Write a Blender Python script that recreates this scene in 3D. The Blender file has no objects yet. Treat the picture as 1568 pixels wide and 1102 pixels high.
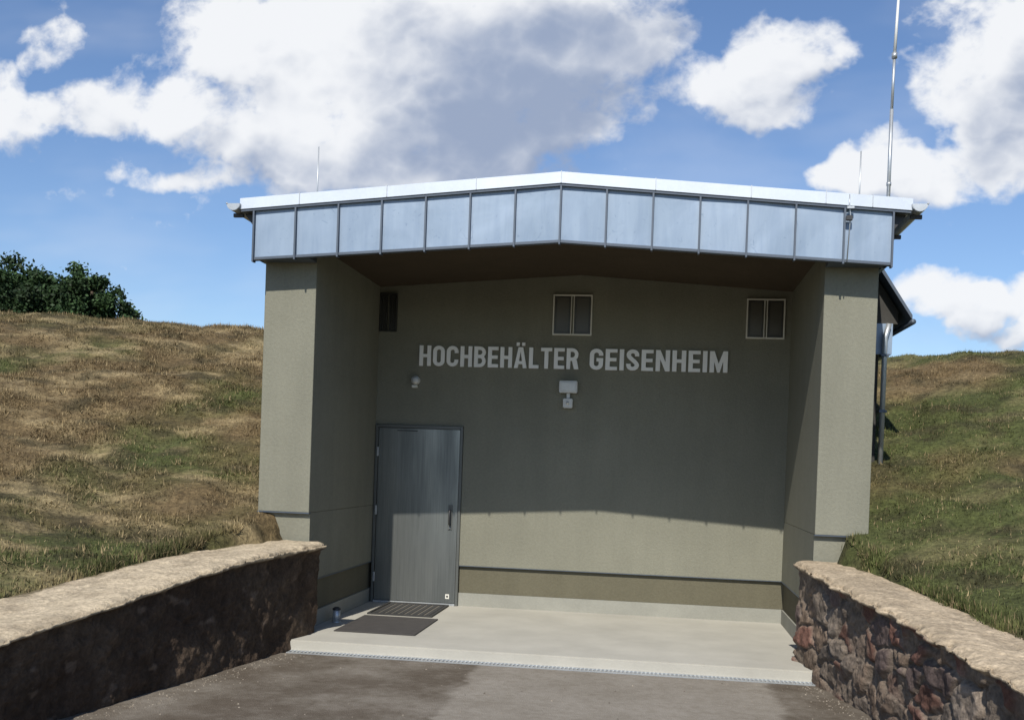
import bpy, bmesh, math, numpy as np
from mathutils import Matrix, Vector
rng=np.random.default_rng(7)
sc=bpy.context.scene
col=sc.collection
# ------------------------------------------------------------ helpers
def link(o,parent=None):
    col.objects.link(o)
    if parent: o.parent=parent
    return o
def empty(name):
    e=bpy.data.objects.new(name,None); e.empty_display_size=.2; return link(e)
def mesh_obj(name,verts,faces,mat=None,parent=None,smooth=False,cols=None):
    me=bpy.data.meshes.new(name)
    verts=np.asarray(verts,dtype=np.float32); 
    if isinstance(faces,np.ndarray):
        n,k=faces.shape
        me.vertices.add(len(verts)); me.vertices.foreach_set('co',verts.ravel())
        me.loops.add(n*k); me.loops.foreach_set('vertex_index',faces.astype(np.int32).ravel())
        me.polygons.add(n); me.polygons.foreach_set('loop_start',np.arange(0,n*k,k,dtype=np.int32))
        try: me.polygons.foreach_set('loop_total',np.full(n,k,dtype=np.int32))
        except Exception: pass
        me.update(calc_edges=True)
    else:
        me.from_pydata([tuple(map(float,v)) for v in verts],[],faces)
    me.validate()
    if cols is not None:
        a=me.color_attributes.new('Col','FLOAT_COLOR','POINT')
        c=np.ones((len(verts),4),dtype=np.float32); c[:,:3]=cols
        a.data.foreach_set('color',c.ravel())
    if smooth: me.polygons.foreach_set('use_smooth',np.ones(len(me.polygons),dtype=bool))
    if mat: me.materials.append(mat)
    o=bpy.data.objects.new(name,me); return link(o,parent)
def box(name,x0,x1,y0,y1,z0,z1,mat,parent=None,bev=0.0):
    bm=bmesh.new(); bmesh.ops.create_cube(bm,size=1)
    for v in bm.verts:
        v.co=Vector(((x0+x1)/2+v.co.x*(x1-x0),(y0+y1)/2+v.co.y*(y1-y0),(z0+z1)/2+v.co.z*(z1-z0)))
    if bev>0: bmesh.ops.bevel(bm,geom=bm.edges[:],offset=bev,segments=2,affect='EDGES')
    me=bpy.data.meshes.new(name); bm.to_mesh(me); bm.free(); me.materials.append(mat)
    return link(bpy.data.objects.new(name,me),parent)
def join_boxes(name,boxes,mat,parent=None,bev=0.0):
    bm=bmesh.new()
    for (x0,x1,y0,y1,z0,z1) in boxes:
        r=bmesh.ops.create_cube(bm,size=1)
        for v in r['verts']:
            v.co=Vector(((x0+x1)/2+v.co.x*(x1-x0),(y0+y1)/2+v.co.y*(y1-y0),(z0+z1)/2+v.co.z*(z1-z0)))
    if bev>0: bmesh.ops.bevel(bm,geom=bm.edges[:],offset=bev,segments=1,affect='EDGES')
    me=bpy.data.meshes.new(name); bm.to_mesh(me); bm.free(); me.materials.append(mat)
    return link(bpy.data.objects.new(name,me),parent)
def prism(name,prof,y0,y1,mat,parent=None):
    """extrude an XZ outline along Y"""
    n=len(prof); v=[(p[0],y0,p[1]) for p in prof]+[(p[0],y1,p[1]) for p in prof]
    f=[list(range(n)),list(range(2*n-1,n-1,-1))]+[[i,i+n,(i+1)%n+n,(i+1)%n] for i in range(n)]
    o=mesh_obj(name,v,f,mat,parent)
    bm=bmesh.new(); bm.from_mesh(o.data); bmesh.ops.recalc_face_normals(bm,faces=bm.faces[:]); bm.to_mesh(o.data); bm.free()
    return o
def tube(name,pts,rad,mat,parent=None,seg=12):
    bm=bmesh.new(); rings=[]
    pts=[Vector(p) for p in pts]
    if not hasattr(rad,'__len__'): rad=[rad]*len(pts)
    for i,p in enumerate(pts):
        d=(pts[min(i+1,len(pts)-1)]-pts[max(i-1,0)]).normalized()
        a=d.orthogonal().normalized() if i==0 else (rings[-1][1]-d*rings[-1][1].dot(d)).normalized()
        b=d.cross(a)
        rings.append(([bm.verts.new(p+(a*math.cos(t)+b*math.sin(t))*rad[i]) for t in [2*math.pi*k/seg for k in range(seg)]],a))
    for i in range(len(rings)-1):
        A,B=rings[i][0],rings[i+1][0]
        for k in range(seg): bm.faces.new((A[k],A[(k+1)%seg],B[(k+1)%seg],B[k]))
    bm.faces.new(rings[0][0][::-1]); bm.faces.new(rings[-1][0])
    bmesh.ops.recalc_face_normals(bm,faces=bm.faces[:])
    for f in bm.faces: f.smooth=True
    me=bpy.data.meshes.new(name); bm.to_mesh(me); bm.free(); me.materials.append(mat)
    return link(bpy.data.objects.new(name,me),parent)
def _h(x,y,s): 
    v=np.sin(x*127.1+y*311.7+s*74.7)*43758.5453; return v-np.floor(v)
def vn(x,y,s=0):
    xi=np.floor(x);yi=np.floor(y);fx=x-xi;fy=y-yi;fx=fx*fx*(3-2*fx);fy=fy*fy*(3-2*fy)
    a=_h(xi,yi,s);b=_h(xi+1,yi,s);c=_h(xi,yi+1,s);d=_h(xi+1,yi+1,s)
    return a+(b-a)*fx+(c-a)*fy+(a-b-c+d)*fx*fy
def fbm(x,y,s=0,o=4,r=.5):
    t=0;a=1;n=0
    for i in range(o):
        c,sn=math.cos(.6*i),math.sin(.6*i)
        t=t+a*vn((x*c-y*sn)*2**i+i*13.1,(x*sn+y*c)*2**i-i*7.7,s+i);n+=a;a*=r
    return t/n
# ------------------------------------------------------------ materials
def new_mat(name):
    m=bpy.data.materials.new(name); m.use_nodes=True
    nt=m.node_tree; return m,nt,nt.nodes['Principled BSDF']
def nz(nt,scale,detail=4,rough=.55,vec=None,dist=0):
    n=nt.nodes.new('ShaderNodeTexNoise'); n.inputs['Scale'].default_value=scale; n.inputs['Detail'].default_value=detail
    n.inputs['Roughness'].default_value=rough; n.inputs['Distortion'].default_value=dist
    if vec is not None: nt.links.new(vec,n.inputs['Vector'])
    return n
def coords(nt,scale=None):
    g=nt.nodes.new('ShaderNodeNewGeometry'); out=g.outputs['Position']
    if scale:
        m=nt.nodes.new('ShaderNodeMapping'); m.inputs['Scale'].default_value=scale; nt.links.new(out,m.inputs['Vector']); out=m.outputs['Vector']
    return out
def ramp(nt,fac,stops):
    r=nt.nodes.new('ShaderNodeValToRGB'); e=r.color_ramp.elements
    while len(e)<len(stops): e.new(.5)
    for i,(p,c) in enumerate(stops): e[i].position=p; e[i].color=(*c,1) if len(c)==3 else c
    nt.links.new(fac,r.inputs['Fac']); return r.outputs['Color']
def mix(nt,f,a,b,mode='MIX'):
    m=nt.nodes.new('ShaderNodeMix'); m.data_type='RGBA'; m.blend_type=mode
    for s,v in ((m.inputs['Factor'],f),(m.inputs[6],a),(m.inputs[7],b)):
        if hasattr(v,'default_value') or hasattr(v,'links'): nt.links.new(v,s)
        elif isinstance(v,(int,float)): s.default_value=v
        else: s.default_value=(*v,1)
    return m.outputs[2]
def bump(nt,bs,h,dist,strength=1):
    b=nt.nodes.new('ShaderNodeBump'); b.inputs['Distance'].default_value=dist; b.inputs['Strength'].default_value=strength
    nt.links.new(h,b.inputs['Height']); nt.links.new(b.outputs['Normal'],bs.inputs['Normal']); return b
def simple(name,c,rough=.6,metal=0,var=.15,scale=3,fine=60,bd=0,stretch=None):
    m,nt,bs=new_mat(name); p=coords(nt,stretch)
    n1=nz(nt,scale,5,.6,p); n2=nz(nt,fine,3,.6,p)
    lo=[x*(1-var) for x in c]; hi=[min(1,x*(1+var)) for x in c]
    a=ramp(nt,n1.outputs['Fac'],[(.3,lo),(.7,hi)])
    b=ramp(nt,n2.outputs['Fac'],[(.3,(1-var*.7,)*3),(.7,(1,1,1))])
    nt.links.new(mix(nt,1.0,a,b,'MULTIPLY'),bs.inputs['Base Color'])
    bs.inputs['Roughness'].default_value=rough; bs.inputs['Metallic'].default_value=metal
    if bd: bump(nt,bs,n2.outputs['Fac'],bd)
    return m
def plaster(name,c,var=.08,bd=.005):
    m,nt,bs=new_mat(name); p=coords(nt)
    big=nz(nt,.9,4,.6,p); st=nz(nt,1.0,4,.6,coords(nt,(5,5,.5))); fine=nz(nt,110,2,.6,p); mid=nz(nt,38,3,.6,p)
    a=ramp(nt,big.outputs['Fac'],[(.3,[x*(1-var) for x in c]),(.7,[x*(1+var) for x in c])])
    b=ramp(nt,st.outputs['Fac'],[(.35,(.94,.94,.94)),(.6,(1,1,1))])
    d=ramp(nt,mid.outputs['Fac'],[(.3,(.88,.88,.88)),(.7,(1.0,1.0,1.0))])
    nt.links.new(mix(nt,1.0,mix(nt,1.0,a,b,'MULTIPLY'),d,'MULTIPLY'),bs.inputs['Base Color'])
    bs.inputs['Roughness'].default_value=.95; bs.inputs['Specular IOR Level'].default_value=.15
    ad=nt.nodes.new('ShaderNodeMath'); ad.operation='ADD'; nt.links.new(fine.outputs['Fac'],ad.inputs[0]); nt.links.new(mid.outputs['Fac'],ad.inputs[1])
    bump(nt,bs,ad.outputs[0],bd,.7)
    return m
M_pl=plaster('olive_render',(.232,.226,.176))
M_plinth=plaster('plinth_render',(.140,.128,.088))
M_skirt=simple('skirting_concrete',(.28,.275,.235),.85,0,.12,2,50,.002)
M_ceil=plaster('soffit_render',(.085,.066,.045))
M_slab=simple('slab_concrete',(.42,.40,.345),.85,0,.10,1.6,90,.002)
M_dark=simple('dark_gap',(.02,.02,.02),.8)
M_bl=simple('black_plastic',(.03,.03,.032),.5)
M_white=simple('white_paint',(.66,.66,.63),.5,0,.05)
M_frame=simple('window_frame_paint',(.70,.68,.60),.5,0,.06)
M_pane=simple('tinted_pane',(.085,.078,.062),.3,0,.15)
M_glass=simple('dark_grille',(.040,.040,.037),.35,0,.2)
M_letter=simple('letter_aluminium',(.90,.89,.85),.45,0,.03)
M_galv=simple('galvanised_steel',(.50,.52,.53),.42,.6,.12,6,40)
M_cap=simple('cap_aluminium',(.60,.65,.72),.42,.2,.07,2,30)
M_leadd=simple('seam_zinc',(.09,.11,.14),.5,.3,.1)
# zinc
M_zinc,nt,bs=new_mat('zinc_sheet'); p=coords(nt)
n1=nz(nt,1.6,3,.5,p,1.0); n2=nz(nt,1.0,5,.6,coords(nt,(14,14,1.5)),.4); n3=nz(nt,9,5,.7,p,2)
a=ramp(nt,n1.outputs['Fac'],[(.3,(.225,.295,.385)),(.7,(.30,.375,.475))])
b=ramp(nt,n2.outputs['Fac'],[(.35,(.88,.90,.93)),(.6,(1,1,1))])
c=ramp(nt,n3.outputs['Fac'],[(.29,(.72,.76,.82)),(.38,(1,1,1))])
nt.links.new(mix(nt,1.0,mix(nt,1.0,a,b,'MULTIPLY'),c,'MULTIPLY'),bs.inputs['Base Color'])
bs.inputs['Metallic'].default_value=.2
nt.links.new(ramp(nt,n3.outputs['Fac'],[(.3,(.6,)*3),(.7,(.45,)*3)]),bs.inputs['Roughness'])
bump(nt,bs,n1.outputs['Fac'],.010,.5)
# door steel
M_door,nt,bs=new_mat('steel_door'); 
n1=nz(nt,1.0,5,.6,coords(nt,(3.2,2,.4))); n2=nz(nt,1,3,.6,coords(nt,(90,1,1.5)))
a=ramp(nt,n1.outputs['Fac'],[(.3,(.17,.18,.17)),(.7,(.36,.37,.35))]); b=ramp(nt,n2.outputs['Fac'],[(.3,(.75,.75,.75)),(.7,(1,1,1))])
nt.links.new(mix(nt,1.0,a,b,'MULTIPLY'),bs.inputs['Base Color']); bs.inputs['Metallic'].default_value=.8
nt.links.new(ramp(nt,n1.outputs['Fac'],[(.3,(.46,)*3),(.7,(.28,)*3)]),bs.inputs['Roughness'])
M_dframe=simple('door_frame_steel',(.13,.135,.125),.45,.4,.1)
# asphalt
M_asp,nt,bs=new_mat('old_asphalt'); p=coords(nt)
n1=nz(nt,1.2,6,.7,p); n2=nz(nt,160,2,.6,p); n3=nz(nt,14,5,.7,p); vo=nt.nodes.new('ShaderNodeTexVoronoi'); vo.inputs['Scale'].default_value=110; nt.links.new(p,vo.inputs['Vector'])
a=ramp(nt,n1.outputs['Fac'],[(.3,(.235,.208,.170)),(.7,(.310,.280,.238))])
b=ramp(nt,n2.outputs['Fac'],[(.3,(.70,.70,.70)),(.7,(1.1,1.1,1.1))])
c=ramp(nt,n3.outputs['Fac'],[(.3,(.80,.78,.75)),(.6,(1,1,1))])
# darker tone either side of the lighter middle strip
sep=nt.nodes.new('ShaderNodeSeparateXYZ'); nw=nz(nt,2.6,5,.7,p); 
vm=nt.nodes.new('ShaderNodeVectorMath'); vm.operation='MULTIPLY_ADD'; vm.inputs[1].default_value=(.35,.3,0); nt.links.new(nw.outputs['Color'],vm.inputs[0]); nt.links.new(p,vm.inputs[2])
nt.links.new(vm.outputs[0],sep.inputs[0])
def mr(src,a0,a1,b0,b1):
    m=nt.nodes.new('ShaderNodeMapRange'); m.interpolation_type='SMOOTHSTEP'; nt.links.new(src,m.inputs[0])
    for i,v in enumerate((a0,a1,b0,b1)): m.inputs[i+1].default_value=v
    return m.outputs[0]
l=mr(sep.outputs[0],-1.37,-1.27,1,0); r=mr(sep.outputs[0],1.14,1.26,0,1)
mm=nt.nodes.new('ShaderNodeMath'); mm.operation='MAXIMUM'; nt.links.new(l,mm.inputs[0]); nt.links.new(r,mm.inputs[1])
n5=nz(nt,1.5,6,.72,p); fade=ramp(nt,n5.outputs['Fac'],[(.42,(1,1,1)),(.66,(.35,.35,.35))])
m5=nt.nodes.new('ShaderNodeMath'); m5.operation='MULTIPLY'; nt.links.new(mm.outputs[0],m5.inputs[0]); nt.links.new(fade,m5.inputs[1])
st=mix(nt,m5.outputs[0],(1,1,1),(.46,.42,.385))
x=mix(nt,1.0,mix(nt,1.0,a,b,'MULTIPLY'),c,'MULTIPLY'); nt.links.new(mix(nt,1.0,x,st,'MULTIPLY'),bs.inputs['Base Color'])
bs.inputs['Roughness'].default_value=.95; bs.inputs['Specular IOR Level'].default_value=.2; bump(nt,bs,vo.outputs['Distance'],.005,.8)
# vertex-colour based
def vc(name,rough=.9,fine=30,bd=.004,k=.35,trans=False):
    m,nt,bs=new_mat(name); at=nt.nodes.new('ShaderNodeAttribute'); at.attribute_name='Col'; p=coords(nt)
    n=nz(nt,fine,5,.65,p); b=ramp(nt,n.outputs['Fac'],[(.3,(1-k,)*3),(.7,(1+k*.5,)*3)])
    o=mix(nt,1.0,at.outputs['Color'],b,'MULTIPLY'); nt.links.new(o,bs.inputs['Base Color']); bs.inputs['Roughness'].default_value=rough
    if bd: bump(nt,bs,n.outputs['Fac'],bd)
    bs.inputs['Specular IOR Level'].default_value=.2
    return m
M_stone=vc('rubble_stone',.9,32,.014,.40); M_ground=vc('grass_soil',.95,22,.03,.6)
M_blade=vc('grass_blades',.8,5,0,.1); M_leaf=vc('leaves',.6,3,0,.1)
M_bark=simple('bark',(.09,.065,.045),.9,0,.3,4,30,.01)
# ------------------------------------------------------------ terrain
def XL(y): return -3.29+(y-9.48)*.1825
def XR(y): return 1.44-(y-9.29)*.19
def WL(y): return .54+.10*np.clip(9.5-y,0,4.5)
def WR(y): return .44+.045*np.clip(9.5-y,0,4.5)
WT=([-6,1.0,3.5,5.86,6.4,7.05,7.8,8.65,9.4,9.8],[-.15,-.12,.25,.54,.60,.67,.77,.84,.87,.88])
WTR=([-6,1.0,3.5,6.09,6.98,7.55,8.23,9.24,9.8],[-.15,-.12,.28,.62,.71,.755,.81,.89,.92])
def H(x,y):
    x=np.asarray(x,float);y=np.asarray(y,float)
    left=x<-1
    hb=np.where(left,np.interp(y,*WT),np.interp(y,*WTR))
    yy=np.minimum(y,9.8)
    ds=np.where(left,(XL(yy)-WL(yy)+.06)-x,x-(XR(yy)+WR(yy)-.06)); d=np.maximum(ds,0)
    k=np.clip((y-1)/5,0,1)
    rise=.36*np.log1p(np.exp((y-9.3)*2.2))/2.2
    z=hb+.02*np.clip(d/.08,0,1)+rise+k*np.minimum(.12*d,.75)
    crest=np.where(left,3.78+.036*np.clip(-x-5,0,12),3.53+.02*np.clip(x-3,0,8))
    kk=.35
    hh=np.clip(.5+.5*(crest-z)/kk,0,1); z=crest*(1-hh)+z*hh-kk*hh*(1-hh)
    z=z+(fbm(x*.7,y*.7,3,4)-.5)*.26*k*np.clip(d/1.2,0.05,1)+(fbm(x*3,y*3,9,3)-.5)*.10*k*np.clip(d/.4,.2,1)
    z=z-np.where(y<9.85,np.clip(-ds/.07,0,1)*.22,0)
    far=np.clip((y-30)/50,0,1); z=z*(1-far)
    fx=np.clip((np.abs(x)-25)/40,0,1); z=z*(1-fx)-.2*fx
    inside=((x>XL(yy)-.27)&(x<XR(yy)+.22)&(y<9.8))|((x>-3.65)&(x<1.75)&(y>=9.8)&(y<15.5))
    inside|=(y<1.0)&(x>-20)&(x<20)
    return np.where(inside,-.16,z)
def cfield(x,y):
    n=fbm(x*.55,y*.55,21,4,.6); m=fbm(x*2.4,y*4.0,31,4,.65); s=fbm(x*1.3+5,y*3.0,41,5,.65); q=fbm(x*7,y*9,61,3,.6)
    brown=np.array([.148,.105,.052]);green=np.array([.078,.088,.029]);straw=np.array([.35,.27,.145]);dk=np.array([.050,.043,.022])
    wall=np.clip(1-(y-7.6)/2.8,0,1)
    g=np.clip((n-.5)*4.0+np.where(x>0,.90,-.02)+.55*wall,0,1)[...,None]
    c=brown*(1-g)+green*g
    top=np.clip((y-14.5)/3,0,1)*.5
    t=np.clip((s-.54)*6+top,0,1)[...,None]*np.where(x>0,.25,.72)[...,None]; c=c*(1-t)+straw*t
    t=np.clip((m-.53)*7,0,1)[...,None]*.70; c=c*(1-t)+dk*t
    return c*(.55+.9*q[...,None])
def axis(a,b,st,lo,hi):
    c=np.arange(a,b+st/2,st); L=[];s=st;x=a
    while x>lo: s*=1.3; x-=s; L.append(x)
    Rr=[];s=st;x=b
    while x<hi: s*=1.3; x+=s; Rr.append(x)
    return np.array(L[::-1]+list(c)+Rr)
xs=axis(-15,7.5,.07,-2500,2500); ys=axis(1.0,20,.07,-2500,3000)
gx,gy=np.meshgrid(xs,ys); gz=H(gx,gy)
V=np.stack([gx.ravel(),gy.ravel(),gz.ravel()],1); nx,ny=len(xs),len(ys)
ii=(np.arange(ny-1)[:,None]*nx+np.arange(nx-1)[None,:]).ravel()
F=np.stack([ii,ii+1,ii+nx+1,ii+nx],1)
mesh_obj('grass_ground',V,F,M_ground,smooth=True,cols=cfield(gx.ravel(),gy.ravel()))
# grass blades: one mesh
def blades(n,xr,yr,hmin,hmax,wd,seed,lay=.9,thr=None,edge=False):
    r=np.random.default_rng(seed)
    if edge:   # unmown fringe along the outer edge of the retaining walls
        y=r.uniform(*yr,n); q=np.abs(r.normal(0,.09,n))-.05; x=np.where(np.full(n,xr[0]<-1),XL(y)-WL(y)+.06-q,XR(y)+WR(y)-.06+q)
    else: x=r.uniform(*xr,n);y=r.uniform(*yr,n)
    yy=np.minimum(y,9.8)
    je=(fbm(x*3,y*3,77,3)-.5)*.26
    ok=((x<XL(yy)-WL(yy)+.07+je)|(x>XR(yy)+WR(yy)-.07+je))&((y<9.8)|(x<-3.9)|(x>1.96))
    ok&=~((x>1.9)&(x<2.4)&(y>11.6)&(y<13.2))
    u=x/y; ok&=(u>-.76)&(u<.42)
    cl=fbm(x*2.6,y*2.6,55,3)
    if thr: ok&=fbm(x*1.9,y*3.4,155,4,.6)>thr
    else: ok&=r.uniform(0,1,n)<np.clip((cl-.3)*3,.25,1)
    x=x[ok];y=y[ok];cl=cl[ok];n=len(x);z=H(x,y)
    yw=np.minimum(y,9.8); hb=np.where(x<-1,np.interp(yw,*WT),np.interp(yw,*WTR)); z=np.where(y<9.8,np.maximum(z,hb-.02),z)
    h=r.uniform(hmin,hmax,n)*(.5+cl); an=r.uniform(0,2*math.pi,n); ln=np.abs(r.normal(0,lay,n)); dx=np.cos(an);dy=np.sin(an)
    w=wd*r.uniform(.6,1.5,n); a2=r.uniform(0,2*math.pi,n)
    b0=np.stack([x-np.cos(a2)*w,y-np.sin(a2)*w,z-.01],1); b1=np.stack([x+np.cos(a2)*w,y+np.sin(a2)*w,z-.01],1)
    tp=np.stack([x+dx*h*ln,y+dy*h*ln,z+h*np.maximum(.25,1-ln*.5)],1)
    V=np.stack([b0,b1,tp],1).reshape(-1,3); F=np.arange(3*n).reshape(n,3)
    c=cfield(x,y)*r.uniform(.55,1.6,n)[:,None]; s=r.uniform(0,1,n)<((.16 if not thr else .45)*(np.where(x>0,.6,1))); c[s]=np.array([.34,.26,.14])*r.uniform(.45,1.15,s.sum())[:,None]
    return V,F,np.repeat(c,3,axis=0)
parts=[blades(430000,(-15,-3.3),(4.5,19.5),.02,.05,.005,1),blades(230000,(1.6,7.5),(4.5,19),.015,.045,.005,2),
 blades(260000,(-15,-3.3),(4.5,19.5),.04,.085,.006,5,1.5,.55),blades(80000,(1.6,7.5),(4.5,19),.03,.065,.005,6,1.5,.57),
 blades(16000,(-5,-3),(5,9.75),.03,.09,.005,7,.6,None,True),blades(14000,(1,3),(5,9.75),.03,.08,.005,8,.6,None,True)]
off=0;Vs=[];Fs=[];Cs=[]
for v,f,c in parts: Vs.append(v);Fs.append(f+off);Cs.append(c);off+=len(v)
mesh_obj('grass',np.concatenate(Vs),np.concatenate(Fs),M_blade,cols=np.concatenate(Cs))
# ------------------------------------------------------------ driveway
v=[];f=[]
yl=[-8,0,2,4,6,7,8,9.145]
for y in yl: v+= [(XL(y)-.12,y,-.1),(XR(y)+.12,y,-.1)]
for i in range(len(yl)-1): f.append([2*i,2*i+1,2*i+3,2*i+2])
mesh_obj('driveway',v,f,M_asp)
# grit and small stones that collect along the wall feet
r=np.random.default_rng(77); V=[];C=[];F=[]
for k in range(1100):
    y=r.uniform(5.5,9.1); sd_=r.random()<.5; q=abs(r.normal(0,.12))+.03
    x=XL(y)+.02+q if sd_ else XR(y)-.02-q
    if r.random()<.25: x=r.uniform(XL(y)+.1,XR(y)-.1)
    s=r.uniform(.003,.011); b=len(V); an=r.uniform(0,6.28)
    P=[(math.cos(an+t)*s*r.uniform(.7,1.2),math.sin(an+t)*s*r.uniform(.7,1.2)) for t in (0,1.57,3.14,4.71)]
    V+= [(x+a_,y+b_,-.1) for a_,b_ in P]+[(x,y,-.1+s*.9)]
    F+= [[b,b+1,b+4],[b+1,b+2,b+4],[b+2,b+3,b+4],[b+3,b,b+4]]; c=np.array([.28,.24,.19])*r.uniform(.4,1.2); C+=[c]*5
mesh_obj('gravel',V,np.array(F),M_stone,cols=np.array(C))
# ------------------------------------------------------------ retaining walls
def retaining(name,side,seed,Wf,y0,y1,tab,stone):
    r=np.random.default_rng(seed)
    Xf=XL if side<0 else XR
    ny=int((y1-y0)/.0125); yv=np.linspace(y0,y1,ny)
    nf=84; nt_=44
    s=np.concatenate([np.linspace(0,1,nf),1+np.linspace(0,1,nt_)[1:]])   # 0..1 face, 1..2 top
    S,Y=np.meshgrid(s,yv); zt=np.interp(Y,*tab); w=Wf(Y)
    zb=-.3; face=S<=1
    Z=np.where(face,zb+(zt-zb)*S,zt)
    off=np.where(face,0,-(S-1)*w)
    A=Y; Bc=np.where(face,Z,zt+(S-1)*w)
    if stone:
        n=int((y1-y0)*1.8*20); sy=r.uniform(y0,y1,n); sz=r.uniform(-.3,1.5,n); wgt=r.uniform(0,.05,n)
        cellc=r.uniform(0,1,(n,3)); aa=A.ravel()+ (fbm(A.ravel()*6,Bc.ravel()*6,seed,3)-.5)*.13; bb=Bc.ravel()+(fbm(A.ravel()*6,Bc.ravel()*6,seed+5,3)-.5)*.13
        d1=np.full(aa.shape,9.);d2=d1.copy();idx=np.zeros(aa.shape,int)
        for i in range(n):
            d=np.hypot((aa-sy[i])*.75,(bb-sz[i])*1.2)-wgt[i]; m=d<d1; d2=np.where(m,d1,np.minimum(d2,d)); idx=np.where(m,i,idx); d1=np.where(m,d,d1)
        e=np.clip((d2-d1-.008)/.045,0,1).reshape(A.shape); cc=cellc[idx].reshape(A.shape+(3,))
        e=e*np.clip((fbm(A*2.5,Bc*2.5,seed+61,3)-.30)*6,.15,1)
    n1=fbm(A*2.2,Bc*2.2,seed+1,4); n2=fbm(A*14,Bc*14,seed+2,4,.6); n3=fbm(A*6,Bc*6,seed+12,4,.6)
    disp=(n1-.5)*.07+(n2-.5)*.03+(n3-.5)*.05
    if stone: disp=disp+(e**.6)*.04*(.3+cc[...,0])*np.where(face,1,.2)
    lip=.030*np.exp(-((S-.965)/.03)**2)+ .03*np.clip((S-.93)/.02,0,1)*face
    edge=1+ (fbm(A*5,A*0,seed+8,3)-.5)*1.6
    roundz=-.030*np.exp(-np.clip(S-1,0,9)/.04*1.0)*(~face)-.030*(face&(S>.985))
    o=off+np.where(face,disp+lip*edge,(disp+.06*edge*np.exp(-(S-1)/.1)))
    Zf=Z+np.where(face,0,(n2-.5)*.018+(n1-.5)*.03+(n3-.5)*.018)+roundz-np.clip(S-1.90,0,1)*1.6
    X=Xf(Y)+(-side)*o
    P=np.stack([X.ravel(),Y.ravel(),Zf.ravel()],1)
    if stone:
        pal=np.array([[.17,.088,.065],[.135,.110,.09],[.20,.145,.105],[.115,.085,.075],[.23,.185,.145],[.15,.080,.06]])
        base=pal[(cc[...,1]*5.99).astype(int)]*(.75+.5*cc[...,2:3]); mortar=np.array([.19,.15,.115])
        cf=mortar*(1-e[...,None])+base*e[...,None]
        cf=cf*(.55+.9*n2[...,None])*(.8+.4*n3[...,None])
    else:
        a=np.array([.060,.040,.027]);b=np.array([.105,.074,.050])
        t=np.clip((n1-.42)*3,0,1)[...,None]; cf=(a*(1-t)+b*t)*(.5+1.0*n2[...,None])
        t=np.clip((fbm(A*6,Bc*9,seed+31,4,.6)-.66)*9,0,1)[...,None]; cf=cf*(1-t)+np.array([.15,.11,.08])*t
    capc=np.array([.50,.41,.285]) if not stone else np.array([.45,.36,.25])
    t=np.clip((fbm(A*4,Bc*8,seed+41,4,.6)-.45)*5,0,1)[...,None]
    cpc=(capc*(1-.4*t)+np.array([.27,.21,.14])*.4*t)*(.7+.6*n2[...,None])
    m=np.clip((S-.935-(n3-.5)*.08)/.02,0,1)[...,None]
    C=cf*(1-m)+cpc*m
    g=np.clip((S-1.82+(n3-.5)*.5)/.08,0,1)[...,None]*.85; C=C*(1-g)+np.array([.12,.095,.05])*g
    ns=len(s); ii=(np.arange(ny-1)[:,None]*ns+np.arange(ns-1)[None,:]).ravel()
    F=np.stack([ii,ii+1,ii+ns+1,ii+ns],1)
    if side>0: F=F[:,::-1]
    return mesh_obj(name,P,F,M_stone,smooth=True,cols=C.reshape(-1,3))
retaining('stone_retaining_wall',-1,11,WL,1.2,9.775,WT,False)
retaining('stone_retaining_wall.001',1,23,WR,1.2,9.775,WTR,True)
# ------------------------------------------------------------ building
B=empty('reservoir_building')
CX=-.96
zpf=lambda x,ze,zc: zc-(zc-ze)*abs(x-CX)/2.952
L0,L1,R1,R0=-3.876,-3.355,1.46,1.933
join_boxes('render_upper',[(-2.28,R1,12.13,12.3,.484,3.99),(L1,-2.28,12.13,12.3,2.135,3.99)],M_pl,B)
join_boxes('side_walls_upper',[(L0,L1,9.79,16,1.16,3.9),(R1,R0,9.79,16,1.16,3.9)],M_pl,B,.004)
join_boxes('side_walls_mid',[(L0+.03,L1,9.83,12.13,.484,1.158),(R1,R0-.03,9.83,12.13,.484,1.158)],M_pl,B)
join_boxes('drip_trims',[(L0-.004,L1+.004,9.782,9.84,1.150,1.160),(R1-.004,R0+.004,9.782,9.84,1.150,1.160),(-2.28,R1,12.122,12.16,.476,.484),(L1-.02,L1+.006,9.84,12.12,.476,.484),(R1-.006,R1+.02,9.84,12.12,.476,.484)],M_leadd,B)
join_boxes('plinth',[(-2.28,R1+.03,12.165,12.3,.159,.480),(L0+.03,L1-.03,9.84,12.3,.159,.480),(R1+.03,R0-.03,9.84,12.3,.159,.480)],M_plinth,B)
join_boxes('skirting',[(-2.28,R1+.03,12.145,12.29,-.01,.157),(L0+.03,L1-.012,9.825,12.29,-.2,.157),(R1+.012,R0-.03,9.825,12.29,-.2,.157)],M_skirt,B)
box('rear_core',L1-.1,R1+.1,12.31,16,0,3.9,M_dark,B)
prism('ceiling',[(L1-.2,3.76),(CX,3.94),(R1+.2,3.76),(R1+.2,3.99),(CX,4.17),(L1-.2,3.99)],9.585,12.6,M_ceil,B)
prism('roof_deck',[(-4.0,4.03),(CX,4.26),(2.1,4.03),(2.1,4.10),(CX,4.33),(-4.0,4.10)],9.6,16.2,M_galv,B)
join_boxes('side_fascia',[(-3.912,-3.88,9.585,16,3.60,4.02),(1.955,1.99,9.585,16,3.60,4.02)],M_zinc,B)
join_boxes('eave_soffit',[(-3.912,L1,9.585,9.785,3.60,3.63),(R1,1.99,9.585,9.785,3.60,3.63)],M_leadd,B)
r=np.random.default_rng(5); xsn=[-3.912+.4217*i for i in range(15)]
bm=bmesh.new()
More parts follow.
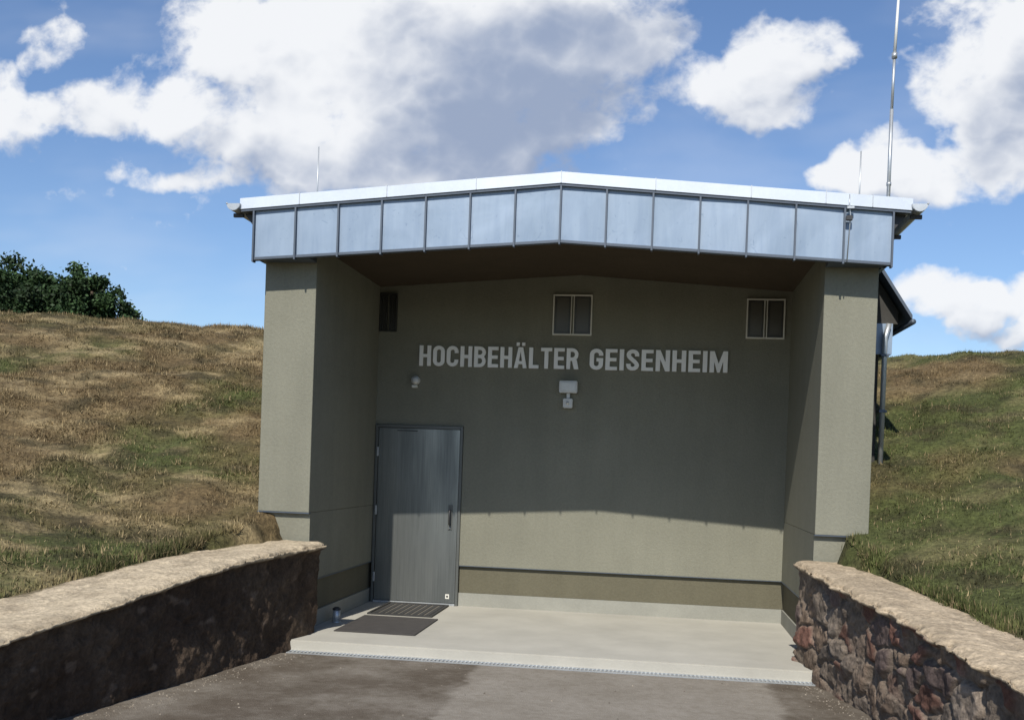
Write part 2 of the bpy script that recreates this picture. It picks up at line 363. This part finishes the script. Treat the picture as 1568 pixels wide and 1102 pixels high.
for i in range(14):
    a,b=xsn[i]+.006,xsn[i+1]-.006
    t=[r.normal(0,.0035) for _ in range(4)]
    P=[(a,9.545+t[0],zpf(a,3.60,3.785)),(b,9.545+t[1],zpf(b,3.60,3.785)),(b,9.545+t[2],zpf(b,4.05,4.285)),(a,9.545+t[3],zpf(a,4.05,4.285))]
    q=[bm.verts.new(p) for p in P]+[bm.verts.new((p[0],9.582,p[2])) for p in P]
    for fc in ((0,1,2,3),(7,6,5,4),(0,4,5,1),(1,5,6,2),(2,6,7,3),(3,7,4,0)): bm.faces.new([q[k] for k in fc])
me=bpy.data.meshes.new('fascia_panels'); bmesh.ops.recalc_face_normals(bm,faces=bm.faces[:]); bm.to_mesh(me); bm.free(); me.materials.append(M_zinc)
link(bpy.data.objects.new('fascia_panels',me),B)
join_boxes('fascia_seams',[(x-.008,x+.008,9.512,9.58,zpf(x,3.60,3.785)-.045,zpf(x,4.05,4.285)-.003) for x in [max(-3.905,min(1.985,x)) for x in xsn]],M_leadd,B)  # shade along the ribs is put into their dark colour
def strip(name,ze0,zc0,ze1,zc1,x0,x1,y0,y1,mat):
    return prism(name,[(x0,zc0-(zc0-ze0)*abs(x0-CX)/2.952),(CX,zc0),(x1,zc0-(zc0-ze0)*abs(x1-CX)/2.952),(x1,zc1-(zc1-ze1)*abs(x1-CX)/2.952),(CX,zc1),(x0,zc1-(zc1-ze1)*abs(x0-CX)/2.952)],y0,y1,mat,B)
strip('fascia_drip_edge',3.574,3.759,3.598,3.783,-3.915,1.995,9.528,9.60,M_leadd)
strip('roof_edge_cap',4.062,4.297,4.165,4.40,-4.04,2.14,9.50,9.74,M_cap)
strip('cap_lower_lip',4.040,4.275,4.060,4.295,-4.03,2.13,9.51,9.585,M_leadd)
jb=[]
for x in (-3.45,-2.6,-1.75,-.9605,-.1,.75,1.4,1.8):
    zz=zpf(x,4.165,4.40); jb.append((x-.004,x+.004,9.495,9.70,zz-.10,zz+.006))
join_boxes('cap_joints',jb,M_galv,B)
def gutter(name,x):
    R_=.065;v=[];f=[];n=10
    for j,y in enumerate((9.47,15.9)):
        for i in range(n+1):
            t=math.pi+math.pi*i/n; v.append((x+R_*math.cos(t),y,4.10+R_*math.sin(t)))
    for i in range(n): f.append([i,i+1,i+n+2,i+n+1])
    f.append(list(range(n+1)))
    o=mesh_obj(name,v,f,M_galv,B); m=o.modifiers.new('s','SOLIDIFY'); m.thickness=.004
    tube(name+'_bead',[(x+(R_ if x>0 else -R_),9.47,4.10),(x+(R_ if x>0 else -R_),15.9,4.10)],.009,M_galv,B,8)
    join_boxes(name+'_brackets',[(min(x-.05,x+.02),max(x-.02,x+.05),y,y+.03,4.0,4.035) for y in (9.6,10.4,11.2)],M_bl,B)
gutter('gutter_left',-4.095); gutter('gutter_right',2.195)
prism('eave_closure_l',[(-4.03,4.03),(-3.912,4.04),(-3.912,3.88)],9.60,16,M_bl,B)
prism('eave_closure_r',[(2.11,4.03),(1.99,4.04),(1.99,3.88)],9.60,16,M_bl,B)
# door
dl,dr,dt=-3.335,-2.295,2.12
join_boxes('door_frame',[(dl-.012,dl+.020,12.105,12.17,0,dt+.012),(dr-.020,dr+.012,12.105,12.17,0,dt+.012),(dl+.020,dr-.020,12.105,12.17,dt-.024,dt+.012)],M_dframe,B,.002)
box('door_leaf',dl+.026,dr-.026,12.118,12.165,.03,dt-.030,M_door,B,.003)
box('door_void',dl,dr,12.168,12.2,0,dt,M_dark,B)
box('door_sill',dl+.022,dr-.022,12.10,12.165,0.001,.024,M_galv,B)
join_boxes('door_hinges',[(dl+.012,dl+.036,12.085,12.105,z,z+.11) for z in (.25,1.05,1.75)],M_galv,B,.003)
box('door_lock_plate',dr-.135,dr-.085,12.108,12.118,.90,1.20,M_dframe,B,.003)
tube('door_handle',[(dr-.11,12.11,1.13),(dr-.11,12.065,1.13),(dr-.11,12.06,1.12),(dr-.11,12.06,.97),(dr-.11,12.11,.96)],.011,M_bl,B,8)
tube('door_cylinder',[(dr-.11,12.109,.925),(dr-.11,12.098,.925)],.012,M_galv,B,10)
box('door_sticker',dr-.138,dr-.092,12.1155,12.1178,.08,.135,M_frame,B)
tube('sticker_mark',[(dr-.115,12.1155,.108),(dr-.115,12.114,.108)],.013,M_bl,B,12)
box('door_closer_slot',dl+.25,dl+.50,12.1145,12.1175,dt-.062,dt-.05,M_bl,B)
# windows
def win(name,x0,x1,z0,z1,dark=False):
    t=.016; W=empty(name); W.parent=B; xm=(x0+x1)/2; y=12.13
    fm=M_frame if not dark else M_glass
    bx=[(x0,x1,y-.03,y-.001,z1-t,z1),(x0,x1,y-.03,y-.001,z0,z0+t),(x0,x0+t,y-.03,y-.001,z0+t,z1-t),(x1-t,x1,y-.03,y-.001,z0+t,z1-t),(xm-.020,xm-.010,y-.03,y-.001,z0+t,z1-t),(xm+.010,xm+.020,y-.03,y-.001,z0+t,z1-t)]
    join_boxes('frame',bx,fm,W,.002)
    sf=[]
    for a,b in ((x0+t,xm-.020),(xm+.020,x1-t)):
        g=.016; a2,b2,c2,d2=a+g,b-g,z0+t+g,z1-t-g; q=.007
        sf+=[(a2,b2,y-.02,y-.006,d2-q,d2),(a2,b2,y-.02,y-.006,c2,c2+q),(a2,a2+q,y-.02,y-.006,c2+q,d2-q),(b2-q,b2,y-.02,y-.006,c2+q,d2-q)]
    join_boxes('sash',sf,M_glass,W)
    join_boxes('panes',[(x0+t,xm-.020,y-.010,y-.0015,z0+t,z1-t),(xm+.020,x1-t,y-.010,y-.0015,z0+t,z1-t)],M_pane if not dark else M_glass,W)
win('vent_window',-1.265,-.805,3.235,3.71); win('vent_window_r',.955,1.385,3.235,3.69)
win('vent_window_l',-3.350,-3.135,3.24,3.70,True)
# ------------------------------------------------------------ lettering (bold condensed capitals, built as strokes)
S=empty('lettering_sign')
T_=.175
def stroke(path,t=T_):
    P=[np.array(p,float) for p in path]; n=len(P); Lf=[];Rt=[]
    for i in range(n):
        a=P[max(i-1,0)];b=P[min(i+1,n-1)]; d=(b-a)/np.linalg.norm(b-a); nn=np.array([-d[1],d[0]])
        Lf.append(P[i]+nn*t/2);Rt.append(P[i]-nn*t/2)
    return [('strip',Lf,Rt)]
def arc(cx,cz,r,a0,a1,n=10,rz=None):
    rz=rz or r
    return [(cx+r*math.cos(math.radians(a0+(a1-a0)*i/n)),cz+rz*math.sin(math.radians(a0+(a1-a0)*i/n))) for i in range(n+1)]
def rect(x0,x1,z0,z1): return [('poly',[(x0,z0),(x1,z0),(x1,z1),(x0,z1)])]
def glyph(c,t=T_):
    h=t*.92; w=.54; r=(w-t)/2; cx=w/2
    if c=='H': return w,rect(0,t,0,1)+rect(w-t,w,0,1)+rect(t,w-t,.5-h/2,.5+h/2)
    if c=='I': return t,rect(0,t,0,1)
    if c=='E': w=.47; return w,rect(0,t,0,1)+rect(t,w,0,h)+rect(t,w-.03,.5-h/2,.5+h/2)+rect(t,w,1-h,1)
    if c=='L': w=.44; return w,rect(0,t,0,1)+rect(t,w,0,h)
    if c=='T': w=.50; return w,rect(0,w,1-h,1)+rect(w/2-t/2,w/2+t/2,0,1-h)
    if c=='O':
        p=arc(cx,1-t/2-r,r,0,180)+arc(cx,t/2+r,r,180,360); return w,[('loop',p,cx,t)]
    if c=='C':
        p=[(w-t/2,.66)]+arc(cx,1-t/2-r,r,0,180)+arc(cx,t/2+r,r,180,360)+[(w-t/2,.34)]; return w,stroke(p)
    if c=='G':
        p=[(w-t/2,.68)]+arc(cx,1-t/2-r,r,0,180)+arc(cx,t/2+r,r,180,360)+[(w-t/2,.40)]; return w,stroke(p)+rect(cx,w,.40,.40+h)
    if c=='S':
        w=.51;r=(w-t)/2;cx=w/2
        top=1-t/2-r;bot=t/2+r
        p=[(w-t/2,.68)]+arc(cx,top,r,0,180)
        a=(t/2,top);b=(w-t/2,bot)
        for i in range(1,12):
            s=i/12; zz=a[1]+(b[1]-a[1])*s; xx=a[0]+(b[0]-a[0])*(s*s*(3-2*s)); p.append((xx,zz))
        p+=arc(cx,bot,r,0,-180)+[(t/2,.32)]
        return w,stroke(p)
    if c=='B':
        up=[(t,1-h/2),(w-t/2-.20,1-h/2)]+arc(w-t/2-.20,(1-h/2+.52)/2,.20,90,-90,10,(1-h/2-.52)/2)[1:]+[(t,.52)]
        zl=(.52+h/2)/2
        lo=[(t,.52)]+arc(w-t/2-.19,zl,.19,90,-90,10,(.52-h/2)/2)+[(t,h/2)]
        return w,rect(0,t,0,1)+stroke(up,h)+[('lift',stroke(lo,h))]
    if c=='R':
        up=[(t,1-h/2),(w-t/2-.20,1-h/2)]+arc(w-t/2-.20,(1-h/2+.48)/2,.20,90,-90,10,(1-h/2-.48)/2)[1:]+[(t,.48)]
        return w,rect(0,t,0,1)+stroke(up,h)+[('lift',[('poly',[(.24,.48-h/2+.02),(w-t-.02,0),(w+.01,0),(.24+t+.05,.48-h/2+.05)])])]
    if c=='N': return w+.02,rect(0,t,0,1)+rect(w+.02-t,w+.02,0,1)+[('poly',[(t,.56),(w+.02-t,0),(w+.02-t,.44),(t,1)])]
    if c=='M':
        w=.70; c_=w/2
        return w,rect(0,t,0,1)+rect(w-t,w,0,1)+[('poly',[(t,.52),(c_-.05,0),(c_,0),(c_,.42),(t,1)]),('poly',[(c_,0),(c_+.05,0),(w-t,.52),(w-t,1),(c_,.42)])]
    if c in 'AÄ':
        w=.58;c_=w/2
        g=[('poly',[(0,0),(t,0),(c_,.80),(c_,1),(c_-.105,1)]),('poly',[(w-t,0),(w,0),(c_+.105,1),(c_,1),(c_,.80)])]
        zb,zt=.19,.19+h*.9; xl=lambda z:t+(c_-t)*z/.80
        g+=[('poly',[(xl(zb),zb),(w-xl(zb),zb),(w-xl(zt),zt),(xl(zt),zt)])]
        if c=='Ä': g+=rect(.09,.09+t*.85,1.07,1.07+h)+rect(w-.09-t*.85,w-.09,1.07,1.07+h)
        return w,g
def word(t,x0,x1,z0,h,name):
    bm=bmesh.new(); D=.022; y0=12.10
    X=0;gl=[];
    for c in t:
        w,g=glyph(c); gl.append((X,g)); X+=w+.095
    X-=.095; sx=(x1-x0)/X
    def V(p,ox,y): return bm.verts.new((x0+(ox+p[0])*sx,y,z0+p[1]*h))
    def poly(ps,ox,y):
        a=[V(p,ox,y) for p in ps];b=[V(p,ox,y+D) for p in ps];n=len(ps)
        bm.faces.new(a);bm.faces.new(b[::-1])
        for i in range(n): bm.faces.new((a[(i+1)%n],a[i],b[i],b[(i+1)%n]))
    def do(g,ox,y):
        for e in g:
            if e[0]=='poly': poly(e[1],ox,y)
            elif e[0]=='lift': do(e[1],ox,y-.0008)
            elif e[0]=='strip':
                for i in range(len(e[1])-1): poly([e[1][i],e[2][i],e[2][i+1],e[1][i+1]],ox,y)
            elif e[0]=='loop':
                P=[np.array(p) for p in e[1]];n=len(P);L=[];R=[]
                for i in range(n):
                    d=P[(i+1)%n]-P[i-1]; d=d/np.linalg.norm(d); nn=np.array([-d[1],d[0]]); L.append(P[i]+nn*e[3]/2);R.append(P[i]-nn*e[3]/2)
                for i in range(n): j=(i+1)%n; poly([L[i],R[i],R[j],L[j]],ox,y)
    for ox,g in gl: do(g,ox,y0)
    bmesh.ops.recalc_face_normals(bm,faces=bm.faces[:])
    me=bpy.data.meshes.new(name); bm.to_mesh(me); bm.free(); me.materials.append(M_letter); link(bpy.data.objects.new(name,me),S)
word('HOCHBEHÄLTER',-2.844,-.945,2.84,.243,'letters_name'); word('GEISENHEIM',-.815,.7635,2.84,.243,'letters_place')
# ------------------------------------------------------------ wall fittings
Lm=empty('wall_floodlight')
box('housing',-1.155,-.945,12.04,12.125,2.56,2.70,M_white,Lm,.008); box('lens',-1.135,-.965,12.030,12.041,2.585,2.68,simple('lamp_glass',(.7,.7,.68),.2),Lm,.004)
box('bracket',-1.07,-1.03,12.09,12.128,2.50,2.558,M_white,Lm,.004)
box('motion_sensor',-1.105,-.995,12.05,12.125,2.385,2.495,M_white,Lm,.008); tube('sensor_eye',[(-1.05,12.052,2.44),(-1.05,12.040,2.43)],[.022,.014],M_frame,Lm)
Cm=empty('security_camera')
tube('mount',[(-2.88,12.13,2.665),(-2.88,12.09,2.665)],.052,M_white,Cm,16)
bm=bmesh.new(); bmesh.ops.create_uvsphere(bm,u_segments=16,v_segments=10,radius=.045); 
for v_ in bm.verts: v_.co+=Vector((-2.875,12.075,2.66))
me=bpy.data.meshes.new('dome'); bm.to_mesh(me); bm.free(); me.materials.append(M_white); link(bpy.data.objects.new('dome',me),Cm)
box('junction',-2.92,-2.855,12.08,12.128,2.575,2.608,M_frame,Cm,.004)
# ------------------------------------------------------------ slab, drain, mats
def slab():
    P=[(-3.32,9.28),(1.425,9.28),(1.47,9.84),(1.47,12.2),(-3.36,12.2),(-3.36,9.84)]
    n=len(P); v=[(a,b,0) for a,b in P]+[(a,b,-.2) for a,b in P]; f=[list(range(n)),list(range(2*n-1,n-1,-1))]+[[i,i+n,(i+1)%n+n,(i+1)%n] for i in range(n)]
    o=mesh_obj('entrance_slab',v,f,M_slab)
    bm=bmesh.new(); bm.from_mesh(o.data); bmesh.ops.recalc_face_normals(bm,faces=bm.faces[:])
    bmesh.ops.bevel(bm,geom=[e for e in bm.edges if all(abs(q.co.z)<1e-4 and q.co.y<9.3 for q in e.verts)],offset=.012,segments=2,affect='EDGES'); bm.to_mesh(o.data); bm.free()
slab()
D=empty('drainage_channel')
join_boxes('edge_rails',[(-3.31,1.43,9.150,9.168,-.14,-.092),(-3.31,1.43,9.262,9.278,-.14,-.092)],M_galv,D)
join_boxes('grating_bars',[(-3.31+k*.036,-3.31+k*.036+.016,9.168,9.262,-.12,-.095) for k in range(132)],M_galv,D)
box('channel_bed',-3.31,1.43,9.168,9.262,-.16,-.135,M_dark,D)
M_mat=simple('rubber_mat',(.060,.054,.050),.8,0,.15,8,120,.003); M_mat2=simple('rubber_ring_mat',(.028,.027,.026),.7,0,.2,8,80,.002)
m1=empty('door_mat')
box('base',-3.09,-2.27,9.87,10.97,.002,.012,M_mat,m1,.003)
m2=empty('door_mat.001')
x0,x1,y0,y1=-3.10,-2.37,11.10,12.05
join_boxes('rim',[(x0,x1,y0,y0+.03,.002,.018),(x0,x1,y1-.03,y1,.002,.018),(x0,x0+.03,y0+.03,y1-.03,.002,.018),(x1-.03,x1,y0+.03,y1-.03,.002,.018)],M_mat2,m2)
bx=[]
for i in range(9):
    for j in range(11):
        cx_=x0+.07+i*.0737; cy_=y0+.075+j*.08
        bx.append((cx_-.025,cx_+.025,cy_-.030,cy_+.030,.004,.014))
join_boxes('cells',bx,M_mat2,m2,.004); box('web',x0+.03,x1-.03,y0+.03,y1-.03,.002,.006,simple('mat_dust',(.15,.135,.11),.9),m2)
Tn=empty('tin_can_ashtray')
tube('body',[(-3.235,10.42,.002),(-3.235,10.42,.13)],.040,M_galv,Tn,20); tube('lid',[(-3.235,10.42,.132),(-3.235,10.42,.148),(-3.235,10.42,.16)],[.044,.042,.022],M_bl,Tn,20); tube('base_ring',[(-3.235,10.42,.001),(-3.235,10.42,.012)],.045,M_galv,Tn,20)
# ------------------------------------------------------------ masts
A=empty('antenna_mast')
tube('tube',[(2.03,10.0,4.13),(2.03,10.0,5.1)],.017,M_galv,A); tube('tube_mid',[(2.03,10,5.1),(2.035,10,5.6)],.013,M_galv,A); tube('whip',[(2.035,10,5.6),(2.05,10,6.12)],[.015,.011],M_white,A)
tube('clamp',[(2.035,10,5.57),(2.035,10,5.62)],.025,M_galv,A); tube('clamp_low',[(2.03,10,4.4),(2.03,10,4.43)],.022,M_galv,A)
box('foot',1.98,2.08,9.95,10.05,4.10,4.16,M_galv,A,.004)
for nm,x,y,zt in (('lightning_rod',-3.62,10.5,4.95),('lightning_rod.001',1.86,10.5,4.87)):
    E=empty(nm); tube('rod',[(x,y,4.1),(x,y,zt)],[.008,.006],M_galv,E,8); tube('foot',[(x,y,4.08),(x,y,4.2)],[.05,.03],M_galv,E,12)
Cn=empty('lightning_conductor'); tube('wire',[(1.60,9.50,4.19),(1.60,9.485,4.10),(1.615,9.50,4.0),(1.60,9.505,3.6)],.005,M_galv,Cn,6); box('clamp',1.575,1.63,9.47,9.505,3.955,4.0,M_bl,Cn,.005); box('clamp_b',1.58,1.64,9.47,9.495,4.06,4.08,M_galv,Cn)
# side annex with its downpipe
N=empty('side_annex'); N.parent=B
M_annex=simple('annex_shade_dark',(.045,.042,.036),.8,0,.2,3,40,.002)  # near-black tone puts the building's shadow into the annex wall colour
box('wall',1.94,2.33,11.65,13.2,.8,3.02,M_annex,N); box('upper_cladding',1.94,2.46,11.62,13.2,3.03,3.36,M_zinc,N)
prism('roof',[(1.94,4.42),(2.62,3.38),(2.62,3.43),(1.94,4.49)],11.45,13.4,M_leadd,N)
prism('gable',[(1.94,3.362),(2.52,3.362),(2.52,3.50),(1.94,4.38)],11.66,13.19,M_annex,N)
tube('eave_gutter',[(2.63,11.45,3.36),(2.63,13.4,3.36)],.03,M_leadd,N)
tube('downpipe',[(2.375,11.57,1.5),(2.375,11.57,3.2),(2.41,11.57,3.35)],.028,M_galv,N)
join_boxes('pipe_clips',[(2.335,2.415,11.53,11.66,z,z+.025) for z in (1.8,2.4,3.0)],M_leadd,N)
# ------------------------------------------------------------ trees
def tree(name,x,y,z0,H_,rx,rz,seed,n=34000,lf=.15):
    r=np.random.default_rng(seed); T=empty(name)
    tube('trunk',[(x,y,z0-.3),(x+.1,y,z0+H_*.3),(x-.1,y+.1,z0+H_*.6),(x,y,z0+H_*.85)],[.35,.27,.18,.06],M_bark,T)
    cz=z0+H_-rz
    for k in range(9):
        a=r.uniform(0,6.28); q=r.uniform(.5,.85); tube('limb_%d'%k,[(x,y,z0+H_*(.25+.05*k)),(x+math.cos(a)*rx*q*.5,y+math.sin(a)*rx*q*.5,cz+r.uniform(-.3,.2)*rz),(x+math.cos(a)*rx*q,y+math.sin(a)*rx*q,cz+r.uniform(-.2,.5)*rz)],[.14,.09,.03],M_bark,T,8)
    nc=260; dr_=r.normal(0,1,(nc,3)); dr_/=np.linalg.norm(dr_,axis=1)[:,None]; rad=r.uniform(.02,1,nc)**.45
    cen=np.array([x,y,cz])+dr_*rad[:,None]*np.array([rx,rx*.8,rz])*r.uniform(.85,1.08,nc)[:,None]
    cr=r.uniform(.5,1.1,nc)*rx*.18; cb=r.uniform(.5,1.5,nc)
    k=r.integers(0,nc,n); d=r.normal(0,.5,(n,3)); P=cen[k]+d*cr[k][:,None]*np.array([1,1,.75])
    u=r.normal(0,1,(n,3));u/=np.linalg.norm(u,axis=1)[:,None]; w=np.cross(u,r.normal(0,1,(n,3)));w/=np.linalg.norm(w,axis=1)[:,None]
    s=lf*r.uniform(.5,1.2,n)[:,None]
    V=np.stack([P-u*s,P+w*s*.6,P+u*s,P-w*s*.6],1).reshape(-1,3)
    c=np.array([.032,.060,.021])*(cb[k]*r.uniform(.6,1.4,n))[:,None]
    mesh_obj('foliage',V,np.arange(4*n).reshape(n,4),M_leaf,T,cols=np.repeat(c,4,axis=0))
tree('deciduous_tree',-28.4,44,3,7.3,3.4,3.7,3,100000,.105)
tree('deciduous_tree.001',-32.6,46,3,7.5,3.8,3.8,4,80000,.11)
tree('deciduous_tree.002',-25.9,44.5,3,7.0,2.3,3.4,5,60000,.10)
def shrub(name,x,y,w,h,seed,n=2500):
    r=np.random.default_rng(seed); z=float(H(x,y)); T=empty(name)
    for k in range(5):
        a=r.uniform(0,6.28); tube('stem_%d'%k,[(x,y,z-.02),(x+math.cos(a)*w*.5,y+math.sin(a)*w*.3,z+h*.8)],[.01,.004],M_bark,T,6)
    P=np.array([x,y,z+h*.45])+r.normal(0,.4,(n,3))*np.array([w,w*.6,h*.5]); u=r.normal(0,1,(n,3));u/=np.linalg.norm(u,axis=1)[:,None]; w_=np.cross(u,r.normal(0,1,(n,3)));w_/=np.linalg.norm(w_,axis=1)[:,None]; s=.025*r.uniform(.6,1.3,n)[:,None]
    mesh_obj('foliage',np.stack([P-u*s,P+w_*s*.5,P+u*s,P-w_*s*.5],1).reshape(-1,3),np.arange(4*n).reshape(n,4),M_leaf,T,cols=np.repeat(np.array([.05,.08,.025])*r.uniform(.6,1.4,n)[:,None],4,axis=0))
shrub('shrub',5.65,17.6,.35,.16,8)
# ------------------------------------------------------------ sun + sky
tv=Vector((.11,1,-.985)).normalized()
sd=bpy.data.lights.new('sun','SUN'); sd.energy=5.0; sd.angle=math.radians(.5); sd.color=(1,.955,.87)
so=bpy.data.objects.new('sun',sd); so.rotation_euler=(-tv).to_track_quat('Z','Y').to_euler(); so.location=(-5,-20,20); link(so)
w=bpy.data.worlds.new('World'); sc.world=w; w.use_nodes=True; nt=w.node_tree; N_=nt.nodes; bg=N_['Background']
sky=N_.new('ShaderNodeTexSky'); sky.sky_type='NISHITA'; sky.sun_disc=False; sky.sun_elevation=math.asin(-tv.z); sky.sun_rotation=math.radians(186.3); sky.air_density=1.0; sky.dust_density=.4; sky.ozone_density=1.5
SK=.092
bg.inputs['Strength'].default_value=SK
# procedural cumulus field computed on the sky plane (u=x/y, v=z/y) for the half of the sky ahead
U0,U1,V0,V1=-1.3,1.3,0,.9; PX=1500
nw_,nh_=int((U1-U0)*PX),int((V1-V0)*PX)
blobs=[(-.615,.42,.04,.03,.9,0),(-.675,.345,.055,.05,1,0),(-.56,.35,.075,.04,1.1,0),(-.50,.275,.07,.018,.7,0),(-.45,.425,.085,.05,1.1,0),(-.39,.36,.12,.07,1.1,0),
(-.37,.305,.085,.045,.9,.1),(-.29,.40,.13,.08,1.2,.05),(-.225,.44,.15,.06,1.2,.2),(-.16,.37,.14,.075,1.3,.9),(-.18,.305,.12,.05,1.0,.9),(-.08,.43,.10,.06,1.0,.3),(-.26,.285,.11,.04,.9,.2),
(.075,.365,.075,.034,1.1,.15),(.12,.400,.055,.035,1.0,0),(.04,.466,.10,.010,.6,0),(.285,.375,.06,.06,1.1,.2),(.335,.345,.06,.07,1.1,.8),(.235,.285,.12,.030,1.0,.15),(.185,.300,.05,.03,.9,0),(.155,.275,.03,.025,.7,0),
(.255,.167,.036,.024,1.1,0),(.315,.165,.05,.024,1.1,.1),(.325,.137,.05,.014,.8,.1),(.33,.44,.06,.03,.8,.3)]
gu,gv=np.meshgrid(np.linspace(U0,U1,nw_,dtype=np.float32),np.linspace(V0,V1,nh_,dtype=np.float32))
w1=(fbm(gu*14,gv*16,101,5,.55)-.5);w2=(fbm(gu*14,gv*16,131,5,.55)-.5)
pu=gu+w1*.075;pv=gv+w2*.055
dens=np.zeros_like(gu);grey=np.zeros_like(gu)
for (bu,bv,ru,rv,wt,gw) in blobs:
    q=((pu-bu)/(ru*1.2))**2+((pv-bv)/(rv*1.2))**2; q=wt*np.clip(1-q,0,1)**.9; dens+=q; grey+=q*gw
out=np.clip((np.abs(gu+.17)-.62)/.2,0,1)+np.clip((gv-.52)/.1,0,1); dens+=np.clip(out,0,1)*np.clip((fbm(gu*3,gv*5,171,4)-.52)*6,0,1.0)
dens=np.minimum(dens,1.2)
def bil(x,y,s,o,k=.55):
    t=0;a=1;n=0
    for i in range(o):
        c,sn=math.cos(.7*i),math.sin(.7*i)
        t=t+a*np.abs(2*vn((x*c-y*sn)*2**i+i*5.3,(x*sn+y*c)*2**i-i*3.1,s+i)-1);n+=a;a*=k
    return 1-t/n*1.0
qu=gu+w2*.02; qv=gv+w1*.02
b1=bil(qu*17,qv*20,201,7,.6)
b3=bil(qu*11,qv*14,241,4,.5)
f1=fbm(qu*24,qv*30,221,7,.62)
big=fbm(qu*6,qv*8,261,3,.5)
field=dens+(b1-.66)*.9+(f1-.5)*1.1
def ss(x,a,b): t=np.clip((x-a)/(b-a),0,1); return t*t*(3-2*t)
alpha=ss(field,.22,.95)**.85
veil=ss(fbm(gu*3+3,gv*9,301,5,.6),.45,.8)*.15
alpha=np.maximum(alpha,veil)
th0=np.clip(dens+(b3-.66)*.8+(big-.5)*.5-.3,0,1.3)
def shift(a,dv,du): return np.roll(np.roll(a,-int(dv*PX),0),-int(du*PX),1)
above=(shift(th0,.010,-.005)+shift(th0,.024,-.012)+shift(th0,.045,-.018))/3
sh=.03+above*.26+(above-th0)*.75+grey*.50-(b3-.66)*.45-(b1-.66)*.28+(big-.5)*.8-(f1-.5)*.28
sh=ss(sh,-.05,1.2)
white=np.array([.92,.935,.96]);gry=np.array([.33,.40,.55])
colr=white*(1-sh[...,None])+gry*sh[...,None]
img=bpy.data.images.new('cumulus_field',nw_,nh_,alpha=True,float_buffer=True)
buf=np.ones((nh_,nw_,4),dtype=np.float32); buf[...,:3]=colr/SK; buf[...,3]=alpha*.97
img.colorspace_settings.name='Non-Color'; img.alpha_mode='CHANNEL_PACKED'
img.pixels.foreach_set(buf.ravel()); img.update(); img.pack()
tc=N_.new('ShaderNodeTexCoord'); sp=N_.new('ShaderNodeSeparateXYZ'); nt.links.new(tc.outputs['Generated'],sp.inputs[0])
def M(op,a,b=None,c=None,clamp=False):
    m=N_.new('ShaderNodeMath'); m.operation=op; m.use_clamp=clamp
    for i,v in enumerate((a,b,c)):
        if v is None: continue
        if isinstance(v,(int,float)): m.inputs[i].default_value=v
        else: nt.links.new(v,m.inputs[i])
    return m.outputs[0]
yc=M('MAXIMUM',sp.outputs[1],.05)
cb=N_.new('ShaderNodeCombineXYZ')
nt.links.new(M('DIVIDE',M('SUBTRACT',M('DIVIDE',sp.outputs[0],yc),U0),U1-U0),cb.inputs[0])
nt.links.new(M('DIVIDE',M('SUBTRACT',M('DIVIDE',sp.outputs[2],yc),V0),V1-V0),cb.inputs[1])
it=N_.new('ShaderNodeTexImage'); it.image=img; it.extension='CLIP'; it.interpolation='Linear'; nt.links.new(cb.outputs[0],it.inputs['Vector'])
def MR(src,a0,a1,b0,b1):
    m=N_.new('ShaderNodeMapRange'); m.interpolation_type='SMOOTHSTEP'; nt.links.new(src,m.inputs[0])
    for i,v in enumerate((a0,a1,b0,b1)): m.inputs[i+1].default_value=v
    return m.outputs[0]
front=MR(sp.outputs[1],.3,.5,0,1)
gn=N_.new('ShaderNodeTexNoise'); gn.inputs['Scale'].default_value=3.2; gn.inputs['Detail'].default_value=4; nt.links.new(tc.outputs['Generated'],gn.inputs['Vector'])
back=M('MULTIPLY',M('MULTIPLY',MR(gn.outputs['Fac'],.60,.70,0,.7),M('SUBTRACT',1,front)),MR(sp.outputs[2],0,.1,0,1))
tint=N_.new('ShaderNodeMix'); tint.data_type='RGBA'; tint.blend_type='MULTIPLY'; tint.inputs['Factor'].default_value=1; nt.links.new(sky.outputs[0],tint.inputs[6]); tint.inputs[7].default_value=(1.06,1.20,1.42,1)
m1_=N_.new('ShaderNodeMix'); m1_.data_type='RGBA'; nt.links.new(M('MULTIPLY',it.outputs['Alpha'],front),m1_.inputs['Factor']); nt.links.new(tint.outputs[2],m1_.inputs[6]); nt.links.new(it.outputs['Color'],m1_.inputs[7])
m2_=N_.new('ShaderNodeMix'); m2_.data_type='RGBA'; nt.links.new(back,m2_.inputs['Factor']); nt.links.new(m1_.outputs[2],m2_.inputs[6]); m2_.inputs[7].default_value=(4,4.1,4.4,1)
nt.links.new(m2_.outputs[2],bg.inputs['Color'])
# ------------------------------------------------------------ camera
yaw,pi_,ro=.1378,-.0131,.0356
Fv=Vector((-math.sin(yaw),math.cos(yaw),0));Rv=Vector((math.cos(yaw),math.sin(yaw),0));Uv=Vector((0,0,1))
F2=math.cos(pi_)*Fv+math.sin(pi_)*Uv;U2=-math.sin(pi_)*Fv+math.cos(pi_)*Uv
r_=Rv*math.cos(ro)+U2*math.sin(ro);u_=U2*math.cos(ro)-Rv*math.sin(ro)
cd=bpy.data.cameras.new('camera'); co=bpy.data.objects.new('camera',cd); link(co)
mt=Matrix((( r_.x,u_.x,-F2.x,0),(r_.y,u_.y,-F2.y,0),(r_.z,u_.z,-F2.z,1.6996),(0,0,0,1))); co.matrix_world=mt
cd.sensor_width=36; cd.lens=36.468; cd.shift_y=.1156; cd.clip_start=.1; cd.clip_end=6000
sc.camera=co
sc.view_settings.view_transform='Standard'; sc.view_settings.look='None'; sc.view_settings.exposure=0
